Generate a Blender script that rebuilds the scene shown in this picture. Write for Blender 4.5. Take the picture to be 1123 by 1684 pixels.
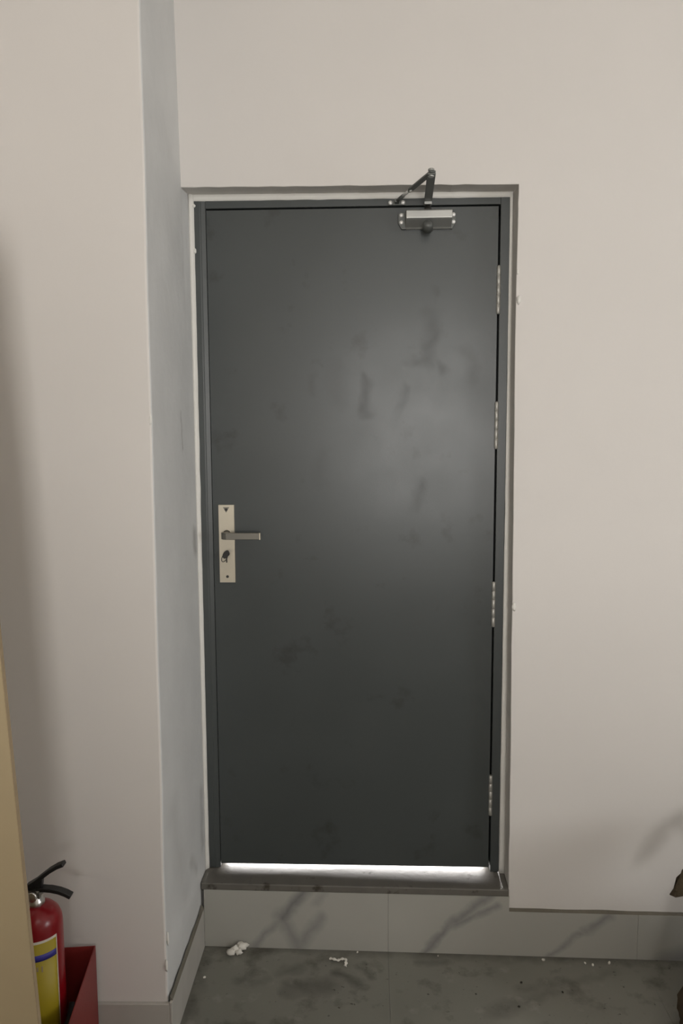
import bpy, bmesh, math, random
from mathutils import Vector, Matrix, noise
for o in list(bpy.data.objects): bpy.data.objects.remove(o, do_unlink=True)
S = bpy.context.scene
C = S.collection
random.seed(7)

# ------------------------------------------------------------------ camera
cam_d = bpy.data.cameras.new('camera'); cam = bpy.data.objects.new('camera', cam_d); C.objects.link(cam)
cam_d.sensor_fit = 'HORIZONTAL'; cam_d.sensor_width = 36.0; cam_d.lens = 36.0 * 1279.68 / 1123.0
cam_d.clip_start = 0.05
r_ = Vector((0.99931467, 0.03663183, -0.00531996)); u_ = Vector((0.00132263, 0.10829247, 0.9941182)); f_ = Vector((-0.03699248, 0.99344393, -0.1081698))
cam.matrix_world = Matrix(((r_.x, u_.x, -f_.x, 0.54877), (r_.y, u_.y, -f_.y, -2.34632), (r_.z, u_.z, -f_.z, 1.67812), (0, 0, 0, 1)))
S.camera = cam

# ------------------------------------------------------------------ world, lights, exposure
wd = bpy.data.worlds.new('daylight'); S.world = wd; wd.use_nodes = True
wd.node_tree.nodes['Background'].inputs[0].default_value = (0.85, 0.92, 1.0, 1)
wd.node_tree.nodes['Background'].inputs[1].default_value = 0.6
S.view_settings.view_transform = 'Standard'; S.view_settings.look = 'None'
S.view_settings.exposure = -0.07; S.view_settings.gamma = 1.0; S.view_settings.use_curve_mapping = False

def area(name, loc, direction, sx, sy, power, col, spread=180):
    l = bpy.data.lights.new(name, 'AREA'); l.shape = 'RECTANGLE'; l.size = sx; l.size_y = sy
    l.energy = power; l.color = col; l.spread = math.radians(spread)
    o = bpy.data.objects.new(name, l); C.objects.link(o); o.location = loc
    o.rotation_euler = Vector(direction).to_track_quat('-Z', 'Z').to_euler()
    return o
WIN = (1.10, -5.30, 1.72)          # daylight through the window in the wall behind the camera
area('window_daylight', WIN, (0, 1, 0), 0.62, 1.30, 84, (1.0, 0.975, 0.945))
area('side_window_daylight', (4.30, -2.1, 1.75), (-1, 0, 0), 0.9, 1.2, 52, (0.98, 0.99, 1.0))
area('outdoor_daylight', (0.49, 1.25, 0.95), (0, -1, -0.40), 1.4, 1.0, 420, (1.0, 0.97, 0.95))   # sky light beyond the door
LAMP = (1.25, -2.9, 3.26)

# ------------------------------------------------------------------ materials
def mat(name, base, rough=0.6, metal=0.0, bump=0.0, bscale=60, var=0.0, vscale=3.0, spec=0.5, rvar=0.0):
    m = bpy.data.materials.new(name); m.use_nodes = True
    nt = m.node_tree; N = nt.nodes; L = nt.links; b = N['Principled BSDF']
    b.inputs['Roughness'].default_value = rough; b.inputs['Metallic'].default_value = metal
    b.inputs['Specular IOR Level'].default_value = spec
    geo = N.new('ShaderNodeNewGeometry'); pos = geo.outputs['Position']
    ns = N.new('ShaderNodeTexNoise'); ns.inputs['Scale'].default_value = vscale; ns.inputs['Detail'].default_value = 5
    L.new(pos, ns.inputs['Vector'])
    mx = N.new('ShaderNodeMix'); mx.data_type = 'RGBA'
    mx.inputs[6].default_value = tuple(max(0, c * (1 - var)) for c in base) + (1,)
    mx.inputs[7].default_value = tuple(min(1, c * (1 + var)) for c in base) + (1,)
    L.new(ns.outputs['Fac'], mx.inputs[0]); L.new(mx.outputs[2], b.inputs['Base Color'])
    if rvar:
        mr = N.new('ShaderNodeMapRange'); mr.inputs[1].default_value = 0.3; mr.inputs[2].default_value = 0.7
        mr.inputs[3].default_value = rough - rvar; mr.inputs[4].default_value = rough + rvar
        L.new(ns.outputs['Fac'], mr.inputs[0]); L.new(mr.outputs[0], b.inputs['Roughness'])
    if bump:
        n2 = N.new('ShaderNodeTexNoise'); n2.inputs['Scale'].default_value = bscale; n2.inputs['Detail'].default_value = 4
        L.new(pos, n2.inputs['Vector'])
        bp = N.new('ShaderNodeBump'); bp.inputs['Strength'].default_value = bump; bp.inputs['Distance'].default_value = 0.004
        L.new(n2.outputs['Fac'], bp.inputs['Height']); L.new(bp.outputs[0], b.inputs['Normal'])
    return m

def seg_mask(m, segs, distort=0.03, dscale=9.0):
    """value socket: 1 on any of the line segments (a, b, half width, strength), soft edges"""
    nt = m.node_tree; N = nt.nodes; L = nt.links
    geo = N.new('ShaderNodeNewGeometry')
    ns = N.new('ShaderNodeTexNoise'); ns.inputs['Scale'].default_value = dscale; ns.inputs['Detail'].default_value = 6
    L.new(geo.outputs['Position'], ns.inputs['Vector'])
    def vm(op, a, b=None):
        n = N.new('ShaderNodeVectorMath'); n.operation = op
        for i, v in enumerate((a, b)):
            if v is None: continue
            if isinstance(v, bpy.types.NodeSocket): L.new(v, n.inputs[i])
            else: n.inputs[i].default_value = v
        return n
    def ma(op, a, b=None, clamp=False):
        n = N.new('ShaderNodeMath'); n.operation = op; n.use_clamp = clamp
        for i, v in enumerate((a, b)):
            if v is None: continue
            if isinstance(v, bpy.types.NodeSocket): L.new(v, n.inputs[i])
            else: n.inputs[i].default_value = v
        return n.outputs[0]
    d = vm('SUBTRACT', ns.outputs['Color'], (0.5, 0.5, 0.5)).outputs[0]
    sc = vm('MULTIPLY', d, (distort * 2,) * 3).outputs[0]
    p = vm('ADD', geo.outputs['Position'], sc).outputs[0]
    tot = None
    for a, b_, w, st in segs:
        a = Vector(a); b_ = Vector(b_); ba = b_ - a
        pa = vm('SUBTRACT', p, tuple(a)).outputs[0]
        h = ma('DIVIDE', vm('DOT_PRODUCT', pa, tuple(ba)).outputs['Value'], max(ba.dot(ba), 1e-6), True)
        n = N.new('ShaderNodeVectorMath'); n.operation = 'SCALE'; n.inputs[0].default_value = tuple(ba); L.new(h, n.inputs['Scale'])
        dist = vm('LENGTH', vm('SUBTRACT', pa, n.outputs[0]).outputs[0]).outputs['Value']
        k = ma('MULTIPLY', ma('SUBTRACT', 1.0, ma('DIVIDE', dist, w), True), st)
        tot = k if tot is None else ma('MAXIMUM', tot, k)
    return tot

def overlay(m, fac, col):
    nt = m.node_tree; N = nt.nodes; L = nt.links; b = N['Principled BSDF']
    src = b.inputs['Base Color'].links[0].from_socket
    mx = N.new('ShaderNodeMix'); mx.data_type = 'RGBA'; mx.inputs[7].default_value = col + (1,)
    L.new(src, mx.inputs[6]); L.new(fac, mx.inputs[0]); L.new(mx.outputs[2], b.inputs['Base Color'])

def noise_fac(m, scale, lo, hi, detail=6):
    nt = m.node_tree; N = nt.nodes; L = nt.links
    geo = N.new('ShaderNodeNewGeometry'); ns = N.new('ShaderNodeTexNoise')
    ns.inputs['Scale'].default_value = scale; ns.inputs['Detail'].default_value = detail; ns.inputs['Roughness'].default_value = 0.6
    L.new(geo.outputs['Position'], ns.inputs['Vector'])
    mr = N.new('ShaderNodeMapRange'); mr.inputs[1].default_value = lo; mr.inputs[2].default_value = hi
    L.new(ns.outputs['Fac'], mr.inputs[0]); return mr.outputs[0]

M = {}
M['paint'] = mat('wall_paint', (0.72, 0.685, 0.65), 0.75, bump=0.10, bscale=35, var=0.035, vscale=2.2, spec=0.3)
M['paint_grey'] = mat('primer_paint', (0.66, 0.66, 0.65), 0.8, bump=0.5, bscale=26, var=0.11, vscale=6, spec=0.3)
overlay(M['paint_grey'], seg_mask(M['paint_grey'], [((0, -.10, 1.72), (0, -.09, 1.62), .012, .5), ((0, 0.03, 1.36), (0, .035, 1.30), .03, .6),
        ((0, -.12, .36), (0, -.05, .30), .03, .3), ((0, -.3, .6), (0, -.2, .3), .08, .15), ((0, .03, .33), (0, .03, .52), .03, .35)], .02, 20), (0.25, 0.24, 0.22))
M['cement'] = mat('cement_render', (0.64, 0.61, 0.57), 0.9, bump=0.4, bscale=40, var=0.12, vscale=9, spec=0.2)
M['filler'] = mat('white_filler', (0.80, 0.78, 0.73), 0.8, bump=0.3, bscale=70, var=0.05, vscale=15, spec=0.2)
M['mortar'] = mat('dirty_mortar', (0.17, 0.155, 0.125), 0.95, bump=0.5, bscale=80, var=0.25, vscale=18, spec=0.1)
M['marble'] = mat('grey_marble', (0.41, 0.40, 0.36), 0.38, var=0.06, vscale=5)
y0 = -.012
VE = [((.17, y0, .01), (.266, y0, .114), .022, .5), ((.266, y0, .114), (.345, y0, .215), .030, .75), ((.262, y0, .12), (.315, y0, .015), .035, .5),
      ((.315, y0, .015), (.39, y0, .12), .03, .5), ((.40, y0, .20), (.37, y0, .16), .02, .3),
      ((.715, y0, .0), (.80, y0, .10), .020, .7), ((.80, y0, .10), (.93, y0, .205), .024, .65), ((.785, y0, .088), (.95, y0, .165), .02, .6),
      ((1.11, y0, 0), (1.224, y0, .087), .016, .5), ((1.224, y0, .087), (1.30, y0, .135), .024, .6), ((1.48, y0, -.02), (1.62, y0, .05), .05, .6)]
overlay(M['marble'], seg_mask(M['marble'], VE, .022, 14), (0.135, 0.135, 0.14))
M['marble_pier'] = mat('grey_marble_grimy', (0.46, 0.44, 0.40), 0.5, var=0.18, vscale=9)
M['tile'] = mat('dirty_floor_tile', (0.205, 0.20, 0.172), 0.42, var=0.16, vscale=5, bump=0.12, bscale=120, rvar=0.08)
overlay(M['tile'], noise_fac(M['tile'], 7.5, .56, .70), (0.10, 0.094, 0.075))
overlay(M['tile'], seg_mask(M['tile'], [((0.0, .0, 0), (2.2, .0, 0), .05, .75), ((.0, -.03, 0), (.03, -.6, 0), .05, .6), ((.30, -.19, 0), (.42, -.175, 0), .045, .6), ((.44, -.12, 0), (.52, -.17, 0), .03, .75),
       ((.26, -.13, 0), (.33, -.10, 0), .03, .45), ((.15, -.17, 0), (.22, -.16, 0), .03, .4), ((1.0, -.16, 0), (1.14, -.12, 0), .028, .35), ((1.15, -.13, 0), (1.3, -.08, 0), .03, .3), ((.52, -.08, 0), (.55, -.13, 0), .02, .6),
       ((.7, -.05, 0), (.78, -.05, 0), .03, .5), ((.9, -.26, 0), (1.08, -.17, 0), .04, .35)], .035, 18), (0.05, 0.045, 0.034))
overlay(M['tile'], noise_fac(M['tile'], 55, .655, .71), (0.055, 0.05, 0.038))
overlay(M['tile'], noise_fac(M['tile'], 11, .60, .80, 9), (0.30, 0.29, 0.255))
M['screed'] = mat('screed', (0.12, 0.115, 0.10), 0.95, bump=0.3)
M['door'] = mat('grey_door_paint', (0.056, 0.0625, 0.0615), 0.355, var=0.06, vscale=4, bump=0.035, bscale=420, rvar=0.035)
overlay(M['door'], noise_fac(M['door'], 9.0, .60, .74), (0.036, 0.038, 0.036))
def dull(m, fac, add):
    nt = m.node_tree; b = nt.nodes['Principled BSDF']; src = b.inputs['Roughness'].links[0].from_socket
    k = nt.nodes.new('ShaderNodeMath'); k.operation = 'MULTIPLY_ADD'; k.inputs[1].default_value = add
    nt.links.new(fac, k.inputs[0]); nt.links.new(src, k.inputs[2]); nt.links.new(k.outputs[0], b.inputs['Roughness'])
dy = R_DOOR = .0753
SM = [((.74, dy, 2.02), (.73, dy, 1.93), .035, .8), ((.74, dy, 1.90), (.70, dy, 1.88), .03, .6), ((.53, dy, 1.83), (.535, dy, 1.72), .022, .9), ((.37, dy, 1.84), (.37, dy, 1.80), .02, .7), ((.84, dy, 1.90), (.86, dy, 1.82), .03, .6),
      ((.70, dy, 1.50), (.69, dy, 1.43), .025, .6), ((.62, dy, 1.72), (.66, dy, 1.80), .02, .5), ((.42, dy, 1.60), (.38, dy, 1.52), .03, .4), ((.75, dy, 2.09), (.745, dy, 2.05), .015, .7), ((.76, dy, 1.86), (.765, dy, 1.85), .018, .8), ((.44, dy, 1.86), (.45, dy, 1.76), .03, .4)]
SM = [(a, b, w * 1.25, k * .7) for a, b, w, k in SM]
sm_ = seg_mask(M['door'], SM, .055, 11)
overlay(M['door'], sm_, (0.036, 0.038, 0.036)); dull(M['door'], sm_, .10)
M['frame'] = mat('grey_frame_paint', (0.060, 0.067, 0.066), 0.40, var=0.08, vscale=8, bump=0.05, bscale=200)
M['sill'] = mat('dark_sill', (0.135, 0.125, 0.108), 0.5, var=0.25, vscale=14, bump=0.25, bscale=60)
overlay(M['sill'], noise_fac(M['sill'], 26, .60, .70), (0.05, 0.042, 0.03))
M['steel'] = mat('steel', (0.62, 0.61, 0.58), 0.30, 1.0, var=0.08, vscale=40)
M['hinge'] = mat('hinge_steel', (0.50, 0.49, 0.455), 0.45, 0.6, var=0.15, vscale=60)
M['nickel'] = mat('satin_nickel', (0.64, 0.585, 0.475), 0.36, 0.9, var=0.06, vscale=30, bump=0.03, bscale=300)
M['lever'] = mat('lever_nickel', (0.21, 0.20, 0.175), 0.38, 0.9, var=0.05, vscale=30)
M['screw'] = mat('bright_zinc', (0.88, 0.87, 0.84), 0.45, 0.35)
M['dark'] = mat('dark_metal', (0.045, 0.042, 0.038), 0.5, 0.5)
M['closer'] = mat('closer_grey', (0.40, 0.40, 0.38), 0.36, 0.6, var=0.05, vscale=20)
M['arm'] = mat('arm_grey', (0.115, 0.12, 0.112), 0.45, 0.3)
M['red'] = mat('red_enamel', (0.22, 0.004, 0.008), 0.28, var=0.08, vscale=6)
M['boxred'] = mat('red_sheet_metal', (0.20, 0.018, 0.015), 0.5, var=0.15, vscale=8, bump=0.08, bscale=40)
M['black'] = mat('black_plastic', (0.012, 0.012, 0.012), 0.45)
M['rubber'] = mat('black_rubber', (0.008, 0.008, 0.008), 0.75)
M['yellow'] = mat('yellow_label', (0.38, 0.29, 0.01), 0.5, var=0.06, vscale=30)
M['blue'] = mat('blue_print', (0.045, 0.04, 0.28), 0.5)
M['labelwhite'] = mat('white_label_edge', (0.62, 0.58, 0.50), 0.5)
M['wood'] = mat('plywood_face', (0.43, 0.34, 0.205), 0.6, var=0.05, vscale=5, bump=0.05, bscale=90)
overlay(M['wood'], noise_fac(M['wood'], 40, .70, .76), (0.22, 0.15, 0.09))
M['woodedge'] = mat('plywood_edge', (0.33, 0.25, 0.155), 0.7, var=0.15, vscale=40)
M['paper'] = mat('white_paper', (0.78, 0.75, 0.68), 0.85, var=0.06, vscale=50, bump=0.3)
M['speck'] = mat('dark_dirt', (0.03, 0.027, 0.02), 0.95)
M['burlap'] = mat('brown_burlap', (0.115, 0.09, 0.06), 0.95, var=0.45, vscale=28, bump=0.9, bscale=160, spec=0.1)
M['plain'] = mat('room_paint', (0.70, 0.66, 0.61), 0.8, var=0.03)
M['ceil'] = mat('ceiling_paint', (0.78, 0.76, 0.72), 0.85, var=0.03)
M['white_metal'] = mat('white_metal', (0.8, 0.8, 0.8), 0.4)
dm = mat('lamp_diffuser', (0.9, 0.9, 0.88), 0.5)
dm.node_tree.nodes['Principled BSDF'].inputs['Emission Color'].default_value = (1, 0.95, 0.87, 1)
dm.node_tree.nodes['Principled BSDF'].inputs['Emission Strength'].default_value = 8.0
M['lamp'] = dm
M['paving'] = mat('outdoor_paving', (0.28, 0.27, 0.26), 0.9, bump=0.2)

# ------------------------------------------------------------------ helpers
def tag(o, label=None, cat=None, group=None, kind=None):
    for k, v in (('label', label), ('category', cat), ('group', group), ('kind', kind)):
        if v: o[k] = v
    return o
def empty(name, loc=(0, 0, 0), rz=0):
    o = bpy.data.objects.new(name, None); C.objects.link(o); o.location = loc; o.rotation_euler = (0, 0, rz); o.empty_display_size = .05
    return o
def obj(name, bm, m, parent=None, smooth=False, extra=()):
    me = bpy.data.meshes.new(name); bmesh.ops.recalc_face_normals(bm, faces=bm.faces[:]); bm.to_mesh(me); bm.free()
    for x in (m,) + tuple(extra): me.materials.append(M[x])
    if smooth:
        for p in me.polygons: p.use_smooth = True
    o = bpy.data.objects.new(name, me); C.objects.link(o)
    if parent: o.parent = parent
    return o
def bevel(bm, w, seg=2, angle=30):
    es = [e for e in bm.edges if len(e.link_faces) == 2 and e.calc_face_angle(0) > math.radians(angle)]
    if w > 0: bmesh.ops.bevel(bm, geom=es, offset=w, segments=seg, affect='EDGES', profile=.5, clamp_overlap=True)
def hexa(v, bm=None):
    bm = bm or bmesh.new()
    vs = [bm.verts.new(p) for p in v]
    for f in ((0, 3, 2, 1), (4, 5, 6, 7), (0, 1, 5, 4), (1, 2, 6, 5), (2, 3, 7, 6), (3, 0, 4, 7)): bm.faces.new([vs[i] for i in f])
    return bm
def box(x0, x1, y0, y1, z0, z1, b=0.0, seg=2, bm=None):
    n = bmesh.new()
    hexa([(x0, y0, z0), (x1, y0, z0), (x1, y1, z0), (x0, y1, z0), (x0, y0, z1), (x1, y0, z1), (x1, y1, z1), (x0, y1, z1)], n)
    if b: bevel(n, b, seg)
    if bm is None: return n
    me = bpy.data.meshes.new('t'); n.to_mesh(me); n.free(); bm.from_mesh(me); bpy.data.meshes.remove(me); return bm
def join(bm, n):
    me = bpy.data.meshes.new('t'); n.to_mesh(me); n.free(); bm.from_mesh(me); bpy.data.meshes.remove(me); return bm
def prism(pts, axis, a0, a1, b=0.0, seg=2):
    """extrude a 2-D outline along axis; pts are the other two coordinates in xyz order"""
    bm = bmesh.new()
    def P(p, a):
        q = list(p); q.insert(axis, a); return q
    A = [bm.verts.new(P(p, a0)) for p in pts]; B = [bm.verts.new(P(p, a1)) for p in pts]
    bm.faces.new(A); bm.faces.new(B[::-1])
    for i in range(len(pts)):
        j = (i + 1) % len(pts); bm.faces.new((A[j], A[i], B[i], B[j]))
    bmesh.ops.recalc_face_normals(bm, faces=bm.faces[:])
    if b: bevel(bm, b, seg)
    return bm
def tube(path, rad, n=12, flat=None):
    bm = bmesh.new(); rings = []
    path = [Vector(p) for p in path]
    rads = rad if isinstance(rad, (list, tuple)) else [rad] * len(path)
    prev = None
    for i, p in enumerate(path):
        t = (path[min(i + 1, len(path) - 1)] - path[max(i - 1, 0)]).normalized()
        up = Vector((0, 0, 1)) if abs(t.z) < .95 else Vector((0, 1, 0))
        a = t.cross(up).normalized() if prev is None else (prev - t * prev.dot(t)).normalized()
        prev = a; b = t.cross(a)
        fa, fb = flat if flat else (1, 1)
        rings.append([bm.verts.new(p + a * math.cos(2 * math.pi * k / n) * rads[i] * fa + b * math.sin(2 * math.pi * k / n) * rads[i] * fb) for k in range(n)])
    for r0, r1 in zip(rings, rings[1:]):
        for k in range(n): bm.faces.new((r0[k], r0[(k + 1) % n], r1[(k + 1) % n], r1[k]))
    bm.faces.new(rings[0][::-1]); bm.faces.new(rings[-1])
    return bm
def lathe(prof, c=(0, 0, 0), n=40, axis='z'):
    bm = bmesh.new(); rings = []
    for r, h in prof:
        ring = []
        for k in range(n):
            a = 2 * math.pi * k / n; x, y = r * math.cos(a), r * math.sin(a)
            p = (x, y, h) if axis == 'z' else ((x, h, y) if axis == 'y' else (h, x, y))
            ring.append(bm.verts.new((c[0] + p[0], c[1] + p[1], c[2] + p[2])))
        rings.append(ring)
    for r0, r1 in zip(rings, rings[1:]):
        for k in range(n): bm.faces.new((r0[k], r0[(k + 1) % n], r1[(k + 1) % n], r1[k]))
    bm.faces.new(rings[0][::-1]); bm.faces.new(rings[-1])
    return bm
def bar(a, b, w, t, bev=.002):
    """flat bar from a to b, w wide (horizontal), t thick"""
    a = Vector(a); b = Vector(b); d = (b - a).normalized(); s = d.cross(Vector((0, 0, 1))).normalized(); u = s.cross(d)
    v = []
    for q in (-t / 2, t / 2):
        for p, k in ((a, -1), (a, 1), (b, 1), (b, -1)): v.append(p + s * k * w / 2 + u * q)
    bm = hexa(v); bmesh.ops.recalc_face_normals(bm, faces=bm.faces[:]); bevel(bm, bev); return bm
def fz(x): return 0.0115 - 0.0128 * x        # the floor falls slightly to the right

XR, ZL, ZT, R = 0.979, 2.375, 0.2288, 0.0737
ROOM_X0, ROOM_X1, ROOM_Y0, ROOM_H = -0.79, 4.2, -5.2, 3.3

# ------------------------------------------------------------------ the room
# floor: screed with 80 cm tiles
fl = obj('floor', box(ROOM_X0 - .1, ROOM_X1 + .1, ROOM_Y0 - .1, 0.1, -.16, -.0125), 'screed')
fl.rotation_euler = (0, .0128, 0); fl.location = (0, 0, .0115)
tag(fl, 'dirty grey marble tile floor in front of the door', 'floor', kind='structure')
tm = None
x = .6037 - 1.6
while x < ROOM_X1:
    for k in range(7):
        xa, xb = max(x, ROOM_X0 - .05), min(x + .8, ROOM_X1 + .05)
        ya, yb = max(-.8 * (k + 1), ROOM_Y0 - .05), -.8 * k
        o = obj('floor_tile', box(xa + .0003, xb - .0003, ya + .0003, yb - .0003, -.0118, 0, .0003, 1), 'tile', fl)
    x += .8

# front wall: plaster with the door opening
def jit(s): return (random.random() - .5) * s
pts = [(-.25, ROOM_H), (-.25, ZL)]
n = 26
for i in range(n + 1):
    t = i / n; pts.append((-.003 + t * (XR - .002 + .003), 2.3785 - .0066 * t + jit(.0022)))
jamb = [(2.30, .9765), (2.03, .9750), (1.75, .9765), (1.50, .9785), (1.25, .980), (1.01, .981), (.7, .9835), (.4, .985), (.25, .9855), (-.03, .9865)]
for a, b in zip([(2.37, .977)] + jamb, jamb):
    for s in (.33, .66, 1.0): pts.append((a[1] + (b[1] - a[1]) * s + jit(.0016), a[0] + (b[0] - a[0]) * s))
pts[-1] = (.9865, -.03)
pts += [(ROOM_X1 + .05, -.03), (ROOM_X1 + .05, ROOM_H)]
bm = prism(pts, 1, 0.0, 0.2)
es = [e for e in bm.edges if all(abs(v.co.y) < 1e-6 for v in e.verts) and all(-.2 < v.co.x < .99 for v in e.verts) and all(v.co.z < 2.4 for v in e.verts)]
bmesh.ops.bevel(bm, geom=es, offset=.0022, segments=2, affect='EDGES', profile=.5)
bm.normal_update()
for f in bm.faces:
    c = f.calc_center_median()
    if c.y > .006 and c.y < .19 and c.x < 1.0 and c.z < 2.4: f.material_index = 1
box(0.012, .9855, .002, .2, -.03, .198, bm=bm)          # masonry step under the sill
wf = obj('wall_front', bm, 'paint', extra=('cement',))
tag(wf, 'off-white plastered wall holding the grey door', 'wall', kind='structure')
def lump(loc, s, name='plaster_lump', parent=None, m='filler', seed=0, sub=2, amp=.45):
    bm = bmesh.new(); bmesh.ops.create_icosphere(bm, subdivisions=sub, radius=1)
    for v in bm.verts:
        k = 1 + amp * noise.noise(v.co * 1.7 + Vector((seed * 3.1, seed * 1.7, 0)))
        v.co = Vector((v.co.x * s[0], v.co.y * s[1], v.co.z * s[2])) * k + Vector(loc)
    return obj(name, bm, m, parent, smooth=True)
lump((.983, -.001, 2.046), (.0065, .007, .013), parent=wf, seed=1)
lump((.986, -.001, 1.131), (.0065, .006, .013), parent=wf, seed=2)
lump((.978, -.001, 2.125), (.003, .004, .008), parent=wf, seed=3)

# pier projecting on the left of the door
def pier_front_x(z): return -.0030 + .0036 * z
zs = [-.03, .2, .5, .8, 1.1, 1.4, 1.7, 2.0, 2.3, 2.6, 2.9, ROOM_H]
bm = bmesh.new(); cols = []
for z in zs:
    xb = .002 if z < 2.0 else .002 - (z - 2.0) * .0135
    xf = pier_front_x(z) + (.0015 * math.sin(z * 9))
    ring = [(ROOM_X0 - .02, -.4076, z), (xf - .006, -.4076, z), (xf - .0018, -.4058, z), (xf, -.4016, z), (xf * .5 + xb * .5, -.2, z), (xb, 0.0, z), (.0035 if z < 2.4 else xb, .0737, z), (.0035 if z < 2.4 else xb, .2, z), (ROOM_X0 - .02, .2, z)]
    cols.append([bm.verts.new(p) for p in ring])
for a, b in zip(cols, cols[1:]):
    for k in range(9):
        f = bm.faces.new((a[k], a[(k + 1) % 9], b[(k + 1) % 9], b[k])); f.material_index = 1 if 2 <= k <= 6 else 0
bm.faces.new(cols[0][::-1]); bm.faces.new(cols[-1])
wp = obj('wall_pier', bm, 'paint', extra=('paint_grey',))
tag(wp, 'off-white plastered pier jutting out beside the door, grey on its flank', 'wall', kind='structure')
lump((-.0005, -.405, 1.70), (.004, .004, .014), parent=wp, seed=5)
lump((-.003, -.408, .235), (.004, .004, .018), parent=wp, seed=6)
lump((.001, -.402, .31), (.004, .004, .02), parent=wp, seed=8)

def room_wall(name, bm, label, m='plain', cat='wall'): return tag(obj(name, bm, m), label, cat, kind='structure')
room_wall('wall_left', box(ROOM_X0 - .15, ROOM_X0, ROOM_Y0, -.4076, -.03, ROOM_H), 'plain off-white side wall behind the leaning board')
sy0, sy1, sz0, sz1 = -2.60, -1.60, 1.10, 2.40
bm = box(ROOM_X1, ROOM_X1 + .15, ROOM_Y0, sy0, -.06, ROOM_H); box(ROOM_X1, ROOM_X1 + .15, sy1, 0, -.06, ROOM_H, bm=bm)
box(ROOM_X1, ROOM_X1 + .15, sy0, sy1, -.06, sz0, bm=bm); box(ROOM_X1, ROOM_X1 + .15, sy0, sy1, sz1, ROOM_H, bm=bm)
w2 = tag(empty('window_2', (ROOM_X1, -2.1, sz0)), 'open window with white frame in the side wall', 'window', kind='structure')
for nm, b_ in (('frame_stile', (-.5, -.45, 0, 1.3)), ('frame_stile', (.45, .5, 0, 1.3)), ('frame_rail', (-.45, .45, 0, .05)), ('frame_rail', (-.45, .45, 1.25, 1.3))):
    obj(nm, box(.03, .09, b_[0], b_[1], b_[2], b_[3], .003), 'white_metal', w2)
room_wall('wall_right', bm, 'plain off-white side wall beyond the brown sack')
wx0, wx1, wz0, wz1 = .73, 1.47, 1.02, 2.42
bm = box(ROOM_X0 - .15, wx0, ROOM_Y0 - .15, ROOM_Y0, -.06, ROOM_H)
box(wx1, ROOM_X1 + .15, ROOM_Y0 - .15, ROOM_Y0, -.06, ROOM_H, bm=bm); box(wx0, wx1, ROOM_Y0 - .15, ROOM_Y0, -.06, wz0, bm=bm); box(wx0, wx1, ROOM_Y0 - .15, ROOM_Y0, wz1, ROOM_H, bm=bm)
room_wall('wall_back', bm, 'plain off-white wall with an open window, facing the door')
w = tag(empty('window_1', ((wx0 + wx1) / 2, ROOM_Y0, wz0)), 'open window with white frame in the wall facing the door', 'window', kind='structure')
cx = (wx0 + wx1) / 2
for nm, b_ in (('frame_stile', (wx0, wx0 + .05, wz0, wz1)), ('frame_stile', (wx1 - .05, wx1, wz0, wz1)), ('frame_rail', (wx0 + .05, wx1 - .05, wz0, wz0 + .05)), ('frame_rail', (wx0 + .05, wx1 - .05, wz1 - .05, wz1))):
    obj(nm, box(b_[0] - cx, b_[1] - cx, -.10, -.04, b_[2] - wz0, b_[3] - wz0, .003), 'white_metal', w)
room_wall('wall_shade_partition', box(.05, .72, -3.27, -3.17, -.06, 1.30, bm=box(ROOM_X0, ROOM_X1, -3.265, -3.175, -.06, 1.18)), 'unseen low off-white partition added to shade the lower walls')  # added behind the camera to block window light; raised part shades the pier foot
room_wall('ceiling', box(ROOM_X0 - .15, ROOM_X1 + .15, ROOM_Y0 - .15, .2, ROOM_H, ROOM_H + .1), 'plain white ceiling over the room', 'ceil', 'ceiling')
lt = tag(empty('ceiling_lamp', (LAMP[0], LAMP[1], ROOM_H)), 'long white lamp fixed under the ceiling', 'lamp')
obj('housing', box(-.62, .62, -.07, .07, -.035, 0, .004), 'white_metal', lt)
obj('diffuser', prism([(-.055, -.035), (-.055, -.055), (-.035, -.075), (.035, -.075), (.055, -.055), (.055, -.035)], 0, -.6, .6), 'lamp', lt)

# ------------------------------------------------------------------ skirting and sill
sk = tag(empty('baseboard_front', (0, 0, 0)), 'veined grey marble riser and skirting under the door and wall', 'baseboard', kind='structure')
obj('marble_slab', prism([(.0125, fz(0) - .02), (.6034, fz(.6) - .02), (.6034, .2015), (.0125, .2055)], 1, -.012, .002, .0004, 1), 'marble', sk)
obj('marble_slab', prism([(.6040, fz(.6) - .02), (1.3914, fz(1.39) - .02), (1.3914, .1430), (.9870, .1470), (.9870, .1985), (.6040, .2015)], 1, -.012, -.0002, .0004, 1), 'marble', sk)
obj('marble_slab', prism([(1.3920, fz(1.4) - .02), (2.19, fz(2.19) - .02), (2.19, .139), (1.3920, .1430)], 1, -.012, -.0002, .0004, 1), 'marble', sk)
obj('marble_slab', prism([(2.1916, fz(2.2) - .02), (ROOM_X1, fz(4.2) - .02), (ROOM_X1, .125), (2.1916, .139)], 1, -.012, -.0002, .0004, 1), 'marble', sk)
bm = bmesh.new(); rings = []
for i in range(70):
    xx = .988 + i * .0185; zt = .147 - .0095 * (xx - .987)
    h = .0035 + .003 * (1 + noise.noise(Vector((xx * 9, 0, 0))))
    rings.append([bm.verts.new(p) for p in ((xx, -.0105, zt + .0002), (xx, -.0108, zt + .001), (xx, -.0002, zt + h), (xx, -.0002, zt + .0002))])
for a, b in zip(rings, rings[1:]):
    for k in range(4): bm.faces.new((a[k], a[(k + 1) % 4], b[(k + 1) % 4], b[k]))
bm.faces.new(rings[0]); bm.faces.new(rings[-1][::-1])
obj('mortar_joint', bm, 'mortar', sk)
sp = tag(empty('baseboard_pier', (0, 0, 0)), 'grimy marble skirting wrapped round the foot of the pier', 'baseboard', kind='structure')
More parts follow.
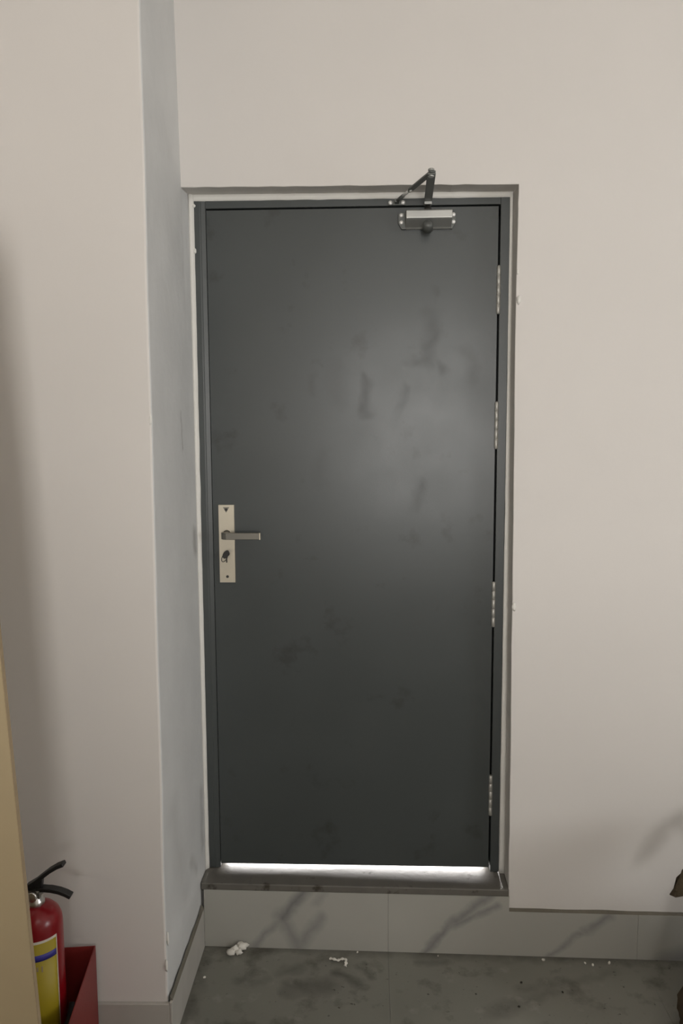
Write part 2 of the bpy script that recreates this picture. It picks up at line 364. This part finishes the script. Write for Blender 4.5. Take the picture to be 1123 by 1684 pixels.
obj('marble_slab', prism([(-.4195, -.02), (-.0122, -.02), (-.0122, .1405), (-.4195, .136)], 0, .0045, .0122, .0012, 1), 'marble_pier', sp)
obj('marble_slab', prism([(ROOM_X0, -.02), (.0042, -.02), (.0042, .131), (ROOM_X0, .115)], 1, -.4195, -.4078, .0015, 1), 'marble_pier', sp)
bm = bmesh.new(); rings = []
for i in range(40):
    yy = -.0125 - i * .0102; zt = .1405 - .0045 * i / 39
    h = .006 + .010 * abs(noise.noise(Vector((yy * 11, 3, 0)))) + .008 * math.exp(-((yy + .01) / .03) ** 2)
    rings.append([bm.verts.new(p) for p in ((.0118, yy, zt + .0002), (.0118, yy, zt + .002), (.0042, yy, zt + h), (.0042, yy, zt + .0002))])
for a, b in zip(rings, rings[1:]):
    for k in range(4): bm.faces.new((a[k], a[(k + 1) % 4], b[(k + 1) % 4], b[k]))
bm.faces.new(rings[0]); bm.faces.new(rings[-1][::-1])
obj('mortar_joint', bm, 'mortar', sp)

# sill: dark slab, worn, slightly lower at the front right
bm = hexa([(.0045, -.0145, .2060), (.9853, -.0145, .1990), (.9862, .19, .203), (.0045, .19, .203),
           (.0045, -.0145, .2290), (.9853, -.0145, .2225), (.9862, .19, .2290), (.0045, .19, .2280)])
bmesh.ops.recalc_face_normals(bm, faces=bm.faces[:]); bevel(bm, .003, 2)
tag(obj('trim_1', bm, 'sill'), 'dark dusty door sill above the veined marble riser', 'door sill', kind='structure')
# filler strip round the frame
ft = 2.359
def filler(pa, pb, inward, out, nseg, w0, w1, seed):
    bm = bmesh.new(); rings = []
    pa = Vector(pa); pb = Vector(pb)
    for i in range(nseg + 1):
        t = i / nseg; p = pa.lerp(pb, t); iw = Vector(inward)
        w = w0 + (w1 - w0) * t
        jn = .0014 * noise.noise(Vector((t * nseg * .35, seed, 0))); jo = .0012 * noise.noise(Vector((t * nseg * .3, seed + 9, 0)))
        rings.append([bm.verts.new(q) for q in (p + Vector((0, -out + jo, 0)), p + iw * (w * .55) + Vector((0, -out * .55, 0)), p + iw * (w + jn) + Vector((0, -.0015, 0)), p + iw * (w + jn) + Vector((0, .02, 0)), p + Vector((0, .02, 0)))])
    for a, b in zip(rings, rings[1:]):
        for k in range(5): bm.faces.new((a[k], a[(k + 1) % 5], b[(k + 1) % 5], b[k]))
    bm.faces.new(rings[0]); bm.faces.new(rings[-1][::-1]); return bm
tr = tag(empty('trim_2', (0, 0, 0)), 'white filler strip between the door frame and the wall', 'filler strip', kind='structure')
obj('filler_strip', filler((.0037, R, .222), (.0037, R, 2.3795), (1, 0, 0), .012, 90, .0100, .0135, 1), 'filler', tr, True)
obj('filler_strip', filler((.9855, R, .222), (.9745, R, 2.372), (-1, 0, 0), .0015, 90, .0175, .0085, 4), 'filler', tr, True)
obj('filler_strip', filler((.006, R, 2.3775), (.974, R, 2.3725), (0, 0, -1), .004, 60, .0180, .0160, 7), 'filler', tr, True)
lump((.0185, R - .003, 2.345), (.005, .003, .005), 'plaster_lump', tr, 'filler', 11)
lump((.0175, R - .003, 2.213), (.0045, .003, .009), 'plaster_lump', tr, 'filler', 12)

# ------------------------------------------------------------------ the door
door = tag(empty('door_1', (0, 0, 0)), 'dark grey steel door with lever handle and overhead closer', 'door', kind='structure')
XL0, XL1 = .0150, .9660
# left jamb with a chamfered inner strip; profile in x, y
obj('jamb', prism([(XL0, R), (.0335, R), (.0355, R + .0012), (.0375, R + .0005), (.0515, R + .0040), (.0515, R + .050), (.066, R + .050), (.066, R + .105), (XL0, R + .105)], 2, .2296, ft, .0008, 1), 'frame', door)
obj('jamb', prism([(.9388, R), (XL1, R), (XL1, R + .105), (.921, R + .105), (.921, R + .050), (.9388, R + .050)], 2, .2296, ft, .0012, 2), 'frame', door)
obj('frame_head', prism([(R + .0004, 2.3370), (R + .0004, ft), (R + .105, ft), (R + .105, 2.312), (R + .050, 2.312), (R + .050, 2.3370)], 0, .0515, .9388, .0012, 2), 'frame', door)
leaf = obj('door_leaf', box(.0535, .9325, R + .0016, R + .0476, .2445, 2.3315, .0016, 2), 'door', door)
# hinges
for z1, z0 in ((2.158, 2.017), (1.753, 1.610), (1.193, 1.050), (.559, .425)):
    prof = [(.0018, z0 - .002), (.0050, z0)]
    for k in range(5):
        a = z0 + (z1 - z0) * k / 5; b = z0 + (z1 - z0) * (k + 1) / 5
        prof += [(.0053, a), (.0060, a + .0006), (.0060, b - .0006), (.0053, b)]
    prof += [(.0050, z1), (.0018, z1 + .002)]
    h = obj('hinge', lathe(prof, (.9358, R - .0005, 0), 14), 'hinge', door, True)
    obj('hinge_plate', box(.9332, .9342, R + .004, R + .045, z0, z1), 'hinge', h)
# handle plate, lever, screws
pl = obj('handle_plate', box(.0725, .1215, R - .0075, R + .0014, 1.1915, 1.4380, .0022, 3), 'nickel', door)
for zz, rz in ((1.4235, 0), (1.2103, 0)):
    obj('screw', lathe([(.0045, -.0012), (.0045, .0), (.0012, .0006)], (.0968, R - .0076, zz), 12, 'y'), 'dark', pl)
    obj('screw_recess', prism([(.0968 - .010, zz + .0075), (.0968 + .010, zz + .0075), (.0968, zz - .010)], 1, R - .0083, R - .0072, .0003, 1), 'lever', pl) if zz > 1.3 else None
obj('neck', lathe([(.0125, 0), (.0125, -.008), (.0095, -.010), (.0095, -.045)], (.0985, R - .0075, 1.347), 20, 'y'), 'lever', pl, True)
lz0, lz1 = 1.3355, 1.3565
bm = prism([(.0870, R - .0385), (.0880, R - .050), (.0935, R - .0585), (.104, R - .0615), (.2070, R - .0615), (.2070, R - .0500), (.112, R - .0490), (.1085, R - .046), (.1075, R - .0385)], 2, lz0, lz1, .0014, 2)
lv = obj('lever', bm, 'lever', pl)
obj('lit_end', box(.2071, .2105, R - .0613, R - .0502, lz0 + .0003, lz1 - .0003, .0008, 1), 'nickel', lv)  # light caught by the lever's end, put in as brighter nickel
obj('lock_cylinder', lathe([(.0088, -.003), (.0088, 0), (.0070, .0008)], (.0968, R - .0082, 1.284), 20, 'y'), 'dark', pl)
# door closer
cl = obj('door_closer', prism([(R - .0006, 2.3135), (R - .0006, 2.2660), (R - .010, 2.2660), (R - .014, 2.2700), (R - .044, 2.2845), (R - .050, 2.2885), (R - .050, 2.3095), (R - .047, 2.3125)], 0, .6555, .7905, .0012, 2), 'closer', door)
cl['label'] = 'grey hydraulic door closer with folded arm'
for xa, xb, s in ((.6335, .6575, -1), (.7885, .8045, 1)):
    sgn = s; xo = xa if s < 0 else xb; xi = xb if s < 0 else xa
    pts_ = [(xi, 2.2660), (xi, 2.3140), (xo - sgn * .004, 2.3140), (xo, 2.3100), (xo, 2.2830), (xo - sgn * .010, 2.2660)]
    br = obj('mounting_foot', prism(pts_, 1, R - .0090, R + .0014, .0008, 1), 'arm', cl)
    xs = .6428 if s < 0 else .7975
    for zz in (2.3063, 2.2857):
        obj('screw', lathe([(.0062, 0), (.0060, -.0018), (.0042, -.0034), (.0008, -.0040)], (xs, R - .0090, zz), 14, 'y'), 'screw', cl, True)
bm = lathe([(.0035, -.013), (.0115, -.0115), (.0150, -.006), (.0155, 0), (.0155, .016)], (.7185, R - .0495, 2.2635), 24, 'y')
bmesh.ops.rotate(bm, verts=bm.verts, cent=(.7185, R - .0495, 2.2735), matrix=Matrix.Rotation(math.radians(-32), 3, 'X'))
obj('adjuster_cap', bm, 'arm', cl, True)
px, py = .7200, R - .0270
obj('pinion', lathe([(.0105, 2.3128), (.0105, 2.3205), (.0065, 2.3215), (.0065, 2.330)], (px, py, 0), 18), 'dark', cl, True)
obj('arm_boss', box(px - .0105, px + .0105, py - .012, py + .012, 2.3300, 2.3460, .0022, 2), 'closer', cl)
EL = (.7122, -.178, 2.3505)
obj('main_arm', bar((px, py - .008, 2.3400), (EL[0], EL[1] - .010, EL[2] - .0035), .0230, .0060), 'arm', cl)
obj('elbow_bolt', lathe([(.0065, -.0105), (.0082, -.0085), (.0082, -.0035), (.0060, -.0030), (.0060, .0060), (.0085, .0062), (.0085, .011), (.004, .013)], EL, 18), 'closer', cl, True)
BK = (.6290, R - .018, 2.3455)
A = Vector((EL[0], EL[1], EL[2] + .0015)); B = Vector(BK); D = B - A
obj('forearm', bar(A - D * .05, A + D * .58, .0165, .0060), 'arm', cl)
obj('adjusting_rod', tube([A + D * .55, A + D * .80], .0042, 10), 'screw', cl, True)
obj('rod_nut', tube([A + D * .575, A + D * .612], .0062, 6), 'steel', cl)
obj('rod_socket', tube([A + D * .80, A + D * .98], .0055, 10), 'arm', cl, True)
fb = obj('frame_bracket', prism([(.6025, 2.3378), (.6555, 2.3372), (.6555, 2.3520), (.6025, 2.3520)], 1, R - .0040, R + .0003, .0008, 1), 'arm', cl)
obj('clevis', box(.6225, .6355, R - .026, R - .0040, 2.3405, 2.3505, .0015, 1), 'arm', fb)
for xx in (.6101, .6473):
    obj('screw', lathe([(.0062, 0), (.0060, -.0015), (.0040, -.0034), (.0008, -.0040)], (xx, R - .0040, 2.3447), 14, 'y'), 'screw', fb, True)

# key left in the lock
ky = tag(empty('key', (.0968, R - .0092, 1.284)), 'small dark key with a ring left in the door lock', 'key')
obj('blade', box(-.0012, .0012, -.012, 0, -.0040, .0040, .0004, 1), 'dark', ky)
def ring(cx, cz, rx, rz, tilt, th, yy, n=26):
    p = []
    for k in range(n + 1):
        a = 2 * math.pi * k / n; x, z = rx * math.cos(a), rz * math.sin(a)
        p.append((cx + x * math.cos(tilt) - z * math.sin(tilt), yy + .002 * math.sin(a), cz + x * math.sin(tilt) + z * math.cos(tilt)))
    return tube(p, th, 8)
bm = lathe([(.0105, -.0014), (.0115, 0), (.0105, .0014)], (0, -.0185, 0), 22, 'y')
bmesh.ops.scale(bm, vec=(.78, 1, 1.25), verts=bm.verts); bmesh.ops.rotate(bm, verts=bm.verts, cent=(0, -.0185, 0), matrix=Matrix.Rotation(math.radians(32), 3, 'Y'))
obj('bow', bm, 'dark', ky)
obj('key_ring', ring(-.0035, -.009, .0075, .0145, -.5, .0012, -.0215), 'dark', ky, True)
obj('key_tag', box(.0005, .0042, -.0195, -.0175, -.0255, -.006, .0006, 1), 'dark', ky)

# landing outside the door
tag(obj('trim_3', box(-.6, 1.8, .2005, 1.6, .05, .19), 'paving'), 'pale outdoor landing beyond the door', 'landing', kind='structure')

# ------------------------------------------------------------------ plywood board leaning on the left
bd = tag(empty('board', (-.083, -.95, fz(-.68) + .0005)), 'pale plywood board leaning beside the red fire extinguisher', 'board')
tilt = .0495
bw, bh, bt = .585, 2.05, .011
pan = obj('panel', box(-bw, -.0007, -bt / 2, bt / 2, 0, bh, .0008, 1), 'wood', bd)
edg = obj('edge_band', box(-.0006, .0010, -bt / 2 + .0006, bt / 2 - .0006, .0008, bh - .0008), 'woodedge', bd)
bd.rotation_euler = (0, -tilt, math.radians(-2.0))
bd.location.z += bw * math.sin(tilt)

# ------------------------------------------------------------------ red box with extinguisher
ang = math.atan2(.040, .305)     # its right side runs from the pier slightly rightwards
bxw, bxd, bxh = .36, .34, .285
xo, yo = -.1880, -.4265
rb = tag(empty('extinguisher_box', (xo, yo, fz(-.3) + .002)), 'open red metal box at the foot of the pier', 'box')
rb.rotation_euler = (0, 0, ang)
t_ = .0022
obj('side_panel', box(-t_, 0, -bxd, 0, .0, bxh, .0005, 1), 'boxred', rb)
obj('side_panel', box(-bxw, -bxw + t_, -bxd, 0, .0, bxh, .0005, 1), 'boxred', rb)
obj('back_panel', box(-bxw + t_, -t_, -t_, 0, .0, bxh, .0005, 1), 'boxred', rb)
obj('front_panel', box(-bxw + t_, -t_, -bxd, -bxd + t_, .0, bxh * .55, .0005, 1), 'boxred', rb)
obj('bottom_panel', box(-bxw + t_, -t_, -bxd + t_, -t_, .0, t_), 'boxred', rb)

ex = tag(empty('fire_extinguisher', (-.2640, -.600, fz(-.26) + .0048)), 'red fire extinguisher with yellow label and black levers', 'fire extinguisher')
er = .0605
obj('cylinder', lathe([(.020, .010), (.048, .0), (.056, .004), (er, .016), (er, .462), (.0590, .476), (.053, .491), (.041, .504), (.027, .512), (.020, .514)], n=48), 'red', ex, True)
nk = obj('neck_collar', lathe([(.0205, .513), (.0215, .515), (.0215, .526), (.0175, .529), (.0175, .534), (.0150, .535)], n=28), 'steel', ex, True)
obj('valve_block', box(-.0150, .0150, -.0125, .0125, .533, .553, .003, 2), 'lever', ex)
obj('outlet', lathe([(.0085, -.03), (.0085, .012)], (-.018, 0, .543), 16, 'x'), 'steel', ex, True)
obj('pressure_gauge', lathe([(.0125, 0), (.0125, -.008), (.0105, -.010)], (.0, -.0125, .541), 20, 'y'), 'steel', ex, True)
# levers run out to the right
def strip(path, w, t):
    bm = bmesh.new(); rings = []
    path = [Vector(p) for p in path]
    for i, p in enumerate(path):
        d = (path[min(i + 1, len(path) - 1)] - path[max(i - 1, 0)]).normalized(); u = Vector((-d.z, 0, d.x))
        rings.append([bm.verts.new(p + Vector((0, a * w / 2, 0)) + u * b * t / 2) for a, b in ((-1, -1), (1, -1), (1, 1), (-1, 1))])
    for a, b in zip(rings, rings[1:]):
        for k in range(4): bm.faces.new((a[k], a[(k + 1) % 4], b[(k + 1) % 4], b[k]))
    bm.faces.new(rings[0]); bm.faces.new(rings[-1][::-1]); bmesh.ops.recalc_face_normals(bm, faces=bm.faces[:]); bevel(bm, .0012, 1, 40); return bm
obj('squeeze_lever', strip([(-.018, 0, .558), (.006, 0, .573), (.022, 0, .586), (.040, 0, .600), (.058, 0, .611), (.075, 0, .618)], .020, .009), 'black', ex)
obj('carry_handle', strip([(.004, 0, .551), (.020, 0, .553), (.040, 0, .552), (.060, 0, .548), (.076, 0, .542), (.089, 0, .535)], .020, .010), 'black', ex)
obj('lever_pivot', prism([(-.017, .549), (.018, .549), (.022, .583), (.014, .581), (-.018, .563)], 1, -.0065, .0065, .001, 1), 'black', ex)
def wrap(a0, a1, z0, z1, r, n=24):
    bm = bmesh.new(); rings = []
    for k in range(n + 1):
        a = math.radians(a0 + (a1 - a0) * k / n); c, s = math.cos(a), math.sin(a)
        rings.append([bm.verts.new(p) for p in ((r * c, r * s, z0), (r * c, r * s, z1), ((r - .0008) * c, (r - .0008) * s, z1), ((r - .0008) * c, (r - .0008) * s, z0))])
    for a, b in zip(rings, rings[1:]):
        for k in range(4): bm.faces.new((a[k], a[(k + 1) % 4], b[(k + 1) % 4], b[k]))
    bm.faces.new(rings[0]); bm.faces.new(rings[-1][::-1]); return bm
lb = obj('label_sheet', wrap(-165, -20, .075, .452, er + .0006), 'labelwhite', ex, True)
obj('yellow_field', wrap(-163, -23, .080, .446, er + .0010), 'yellow', lb, True)
obj('blue_band', wrap(-150, -24, .402, .418, er + .0014), 'blue', lb, True)
for i, (a0, w) in enumerate(((-70, 3.5), (-60, 3))):
    obj('print_mark', wrap(a0, a0 + w, .378 - .004 * (i % 2), .389, er + .0014, 4), 'woodedge', lb)
hp = [(-.048, 0, .543), (-.075, -.02, .52), (-.088, -.05, .43), (-.070, -.085, .32), (-.020, -.098, .22), (.035, -.090, .18), (.068, -.055, .20), (.0785, -.02, .225), (.0780, .008, .25)]
def smooth_path(p, k=6):
    p = [Vector(q) for q in p]; out = []
    for i in range(len(p) - 1):
        a, b, c, d = p[max(i - 1, 0)], p[i], p[i + 1], p[min(i + 2, len(p) - 1)]
        for j in range(k):
            t = j / k; out.append(.5 * ((2 * b) + (c - a) * t + (2 * a - 5 * b + 4 * c - d) * t * t + (3 * b - a - 3 * c + d) * t ** 3))
    return out + [p[-1]]
obj('hose', tube(smooth_path(hp), .0095, 12), 'rubber', ex, True)

# ------------------------------------------------------------------ brown sack on the right
sc = (1.645, -.38)
def sack_ring(bm, z, r, nn, seed, amp, sq=2.6):
    out = []
    for k in range(nn):
        a = 2 * math.pi * k / nn; c, s_ = math.cos(a), math.sin(a)
        k_ = (abs(c) ** sq + abs(s_) ** sq) ** (-1 / sq)          # squarish outline
        q = Vector((c * 2.2, s_ * 2.2, z * 7 + seed))
        w_ = 1 + amp * (.8 * noise.noise(q) + .45 * noise.noise(q * 2.7) + .25 * noise.noise(q * 6.1))
        out.append(bm.verts.new((c * k_ * r * w_, s_ * k_ * r * w_ * .82, z)))
    return out
def skin(bm, rings):
    for r0, r1 in zip(rings, rings[1:]):
        for k in range(len(r0)): bm.faces.new((r0[k], r0[(k + 1) % len(r0)], r1[(k + 1) % len(r0)], r1[k]))
nn = 96
prof = [(.0, .19), (.006, .215), (.03, .250), (.06, .254), (.10, .243), (.14, .222), (.18, .214), (.22, .208), (.26, .202), (.30, .194), (.335, .180), (.365, .158), (.39, .130), (.41, .104), (.43, .080), (.445, .066), (.455, .062)]
bm = bmesh.new(); rings = [sack_ring(bm, z, r, nn, 3, .02 if z < .02 else .09) for z, r in prof]
for i, (z, r) in enumerate(prof):                                  # gathers towards the neck
    if z > .30:
        g = (z - .30) / .155
        for k, v in enumerate(rings[i]):
            a = 2 * math.pi * k / nn; f = 1 + .10 * g * math.sin(a * 13 + 1.3 * math.sin(a * 3)); v.co.x *= f; v.co.y *= f
skin(bm, rings); bm.faces.new(rings[0][::-1]); bm.faces.new(rings[-1])
sack = tag(empty('sack', (sc[0], sc[1], fz(sc[0] - .25) + .001)), 'rumpled brown burlap sack standing on the tiles', 'sack')
obj('sack_body', bm, 'burlap', sack, True)
# tied neck and the loose collar of cloth above it, one corner hanging out over the side
obj('tie_cord', ring(0, 0, .070, .060, 0, .0055, 0), 'woodedge', sack, True)
sack.children[-1].rotation_euler = (math.pi / 2, 0, 0); sack.children[-1].location = (0, 0, .452)
bm = bmesh.new(); rings = []; NS = 16
for i in range(NS + 1):
    t = i / NS; ring_ = []
    for k in range(nn):
        a = 2 * math.pi * k / nn; c, s_ = math.cos(a), math.sin(a)
        dl = math.atan2(math.sin(a - 3.02), math.cos(a - 3.02))
        flap = math.exp(-(dl / .30) ** 2)
        reach = .115 + .025 * math.sin(a * 3 + .5) + .108 * flap
        ruff = math.sin(a * 9 + 2 * math.sin(a * 2))
        r = .060 + reach * t ** .85 + .010 * t * ruff
        z = .455 + .140 * math.sin(min(t * 1.9, 1.75)) * (1 - .05 * flap) + .014 * t * math.cos(a * 9 + 1) - .03 * (.5 + .5 * math.sin(a * 3 + .5)) * max(0, t - .45) / .55 - .135 * flap * (max(0, t - .5) / .5) ** 1.7
        q = Vector((c * r, s_ * r * .9, z)) ; q += Vector((noise.noise(q * 30), noise.noise(q * 30 + Vector((7, 0, 0))), noise.noise(q * 30 + Vector((0, 7, 0))))) * (.006 + .006 * flap) * t
        ring_.append(bm.verts.new(q))
    rings.append(ring_)
skin(bm, rings)
co = obj('sack_collar', bm, 'burlap', sack, True)
sd = co.modifiers.new('cloth_thickness', 'SOLIDIFY'); sd.thickness = .0035

# ------------------------------------------------------------------ litter on the floor
def crumple(name, x, y, s, label, cat, group=None, m='paper', seed=0, sub=2, amp=.6):
    bm = bmesh.new(); bmesh.ops.create_icosphere(bm, subdivisions=sub, radius=1)
    for v in bm.verts:
        k = 1 + amp * noise.noise(v.co * 2.3 + Vector((seed * 5.3, seed, 0)))
        v.co = Vector((v.co.x * s[0], v.co.y * s[1], v.co.z * s[2])) * k
    zmin = min(v.co.z for v in bm.verts)
    for v in bm.verts: v.co.z -= zmin
    o = obj(name, bm, m); o.location = (x, y, fz(x) + .0006); o.rotation_euler = (0, .0128, random.random() * 6)
    return tag(o, label, cat, group)
pp = empty('crumpled_paper', (.124, -.040, fz(.124) + .001)); tag(pp, 'crumpled white paper scrap against the marble riser', 'paper scrap')
for i, (dx, dy, dz, s) in enumerate(((.014, .010, .016, .016), (-.005, -.003, .014, .013), (-.018, -.016, .012, .014), (.006, -.010, .010, .011), (.004, .014, .020, .010))):
    lump((dx, dy, dz), (s, s * .8, s * .75), 'paper_fold', pp, 'paper', 20 + i, 2, .9)
st = smooth_path([(-.030, .012, .004), (-.018, .006, .007), (-.004, .002, .006), (.008, .004, .009), (.020, .004, .008), (.022, -.008, .006), (.020, -.020, .003)], 5)
bm = tube(st, [.0045 + .0015 * math.sin(i * 1.3) for i in range(len(st))], 8, (1, .55))
o = obj('paper_peel', bm, 'paper', None, True); o.location = (.449, -.072, fz(.449) + .0018)
tag(o, 'curled white peel of paper lying on the dirty floor', 'paper scrap')
chips = [(.506, -.024, .006), (.762, -.028, .004), (1.093, -.034, .009), (1.222, -.040, .006), (1.243, -.050, .008), (1.297, -.040, .009), (.042, -.16, .007)]
chip_labels = ['small white plaster crumb at the foot of the riser below the door', 'tiny white plaster speck at the riser below the hinge side of the door',
    'white plaster chip standing against the skirting right of the door', 'pale plaster chip by the skirting, next to a longer chip', 'longer pale plaster chip lying away from the skirting',
    'white plaster sliver by the skirting nearest the sack', 'pale plaster crumb beside the pier skirting']
for i, ((x, y, s), lab) in enumerate(zip(chips, chip_labels)):
    crumple('plaster_chip', x, y, (s * .7, s * .45, s * .55), lab, 'plaster chip', 'plaster chips along the skirting', 'paper', 30 + i, 1)
specks = [((1.004, -.137, .0045)), ((.978, -.236, .004)), ((1.12, -.17, .0035)), ((.86, -.19, .003))]
for i, (x, y, s) in enumerate(specks):
    crumple('dirt_crumb', x, y, (s, s * .8, s * .5), 'dark crumb of dirt on the open floor tiles', 'dirt crumb', 'dark dirt crumbs on the floor', 'speck', 50 + i, 1)
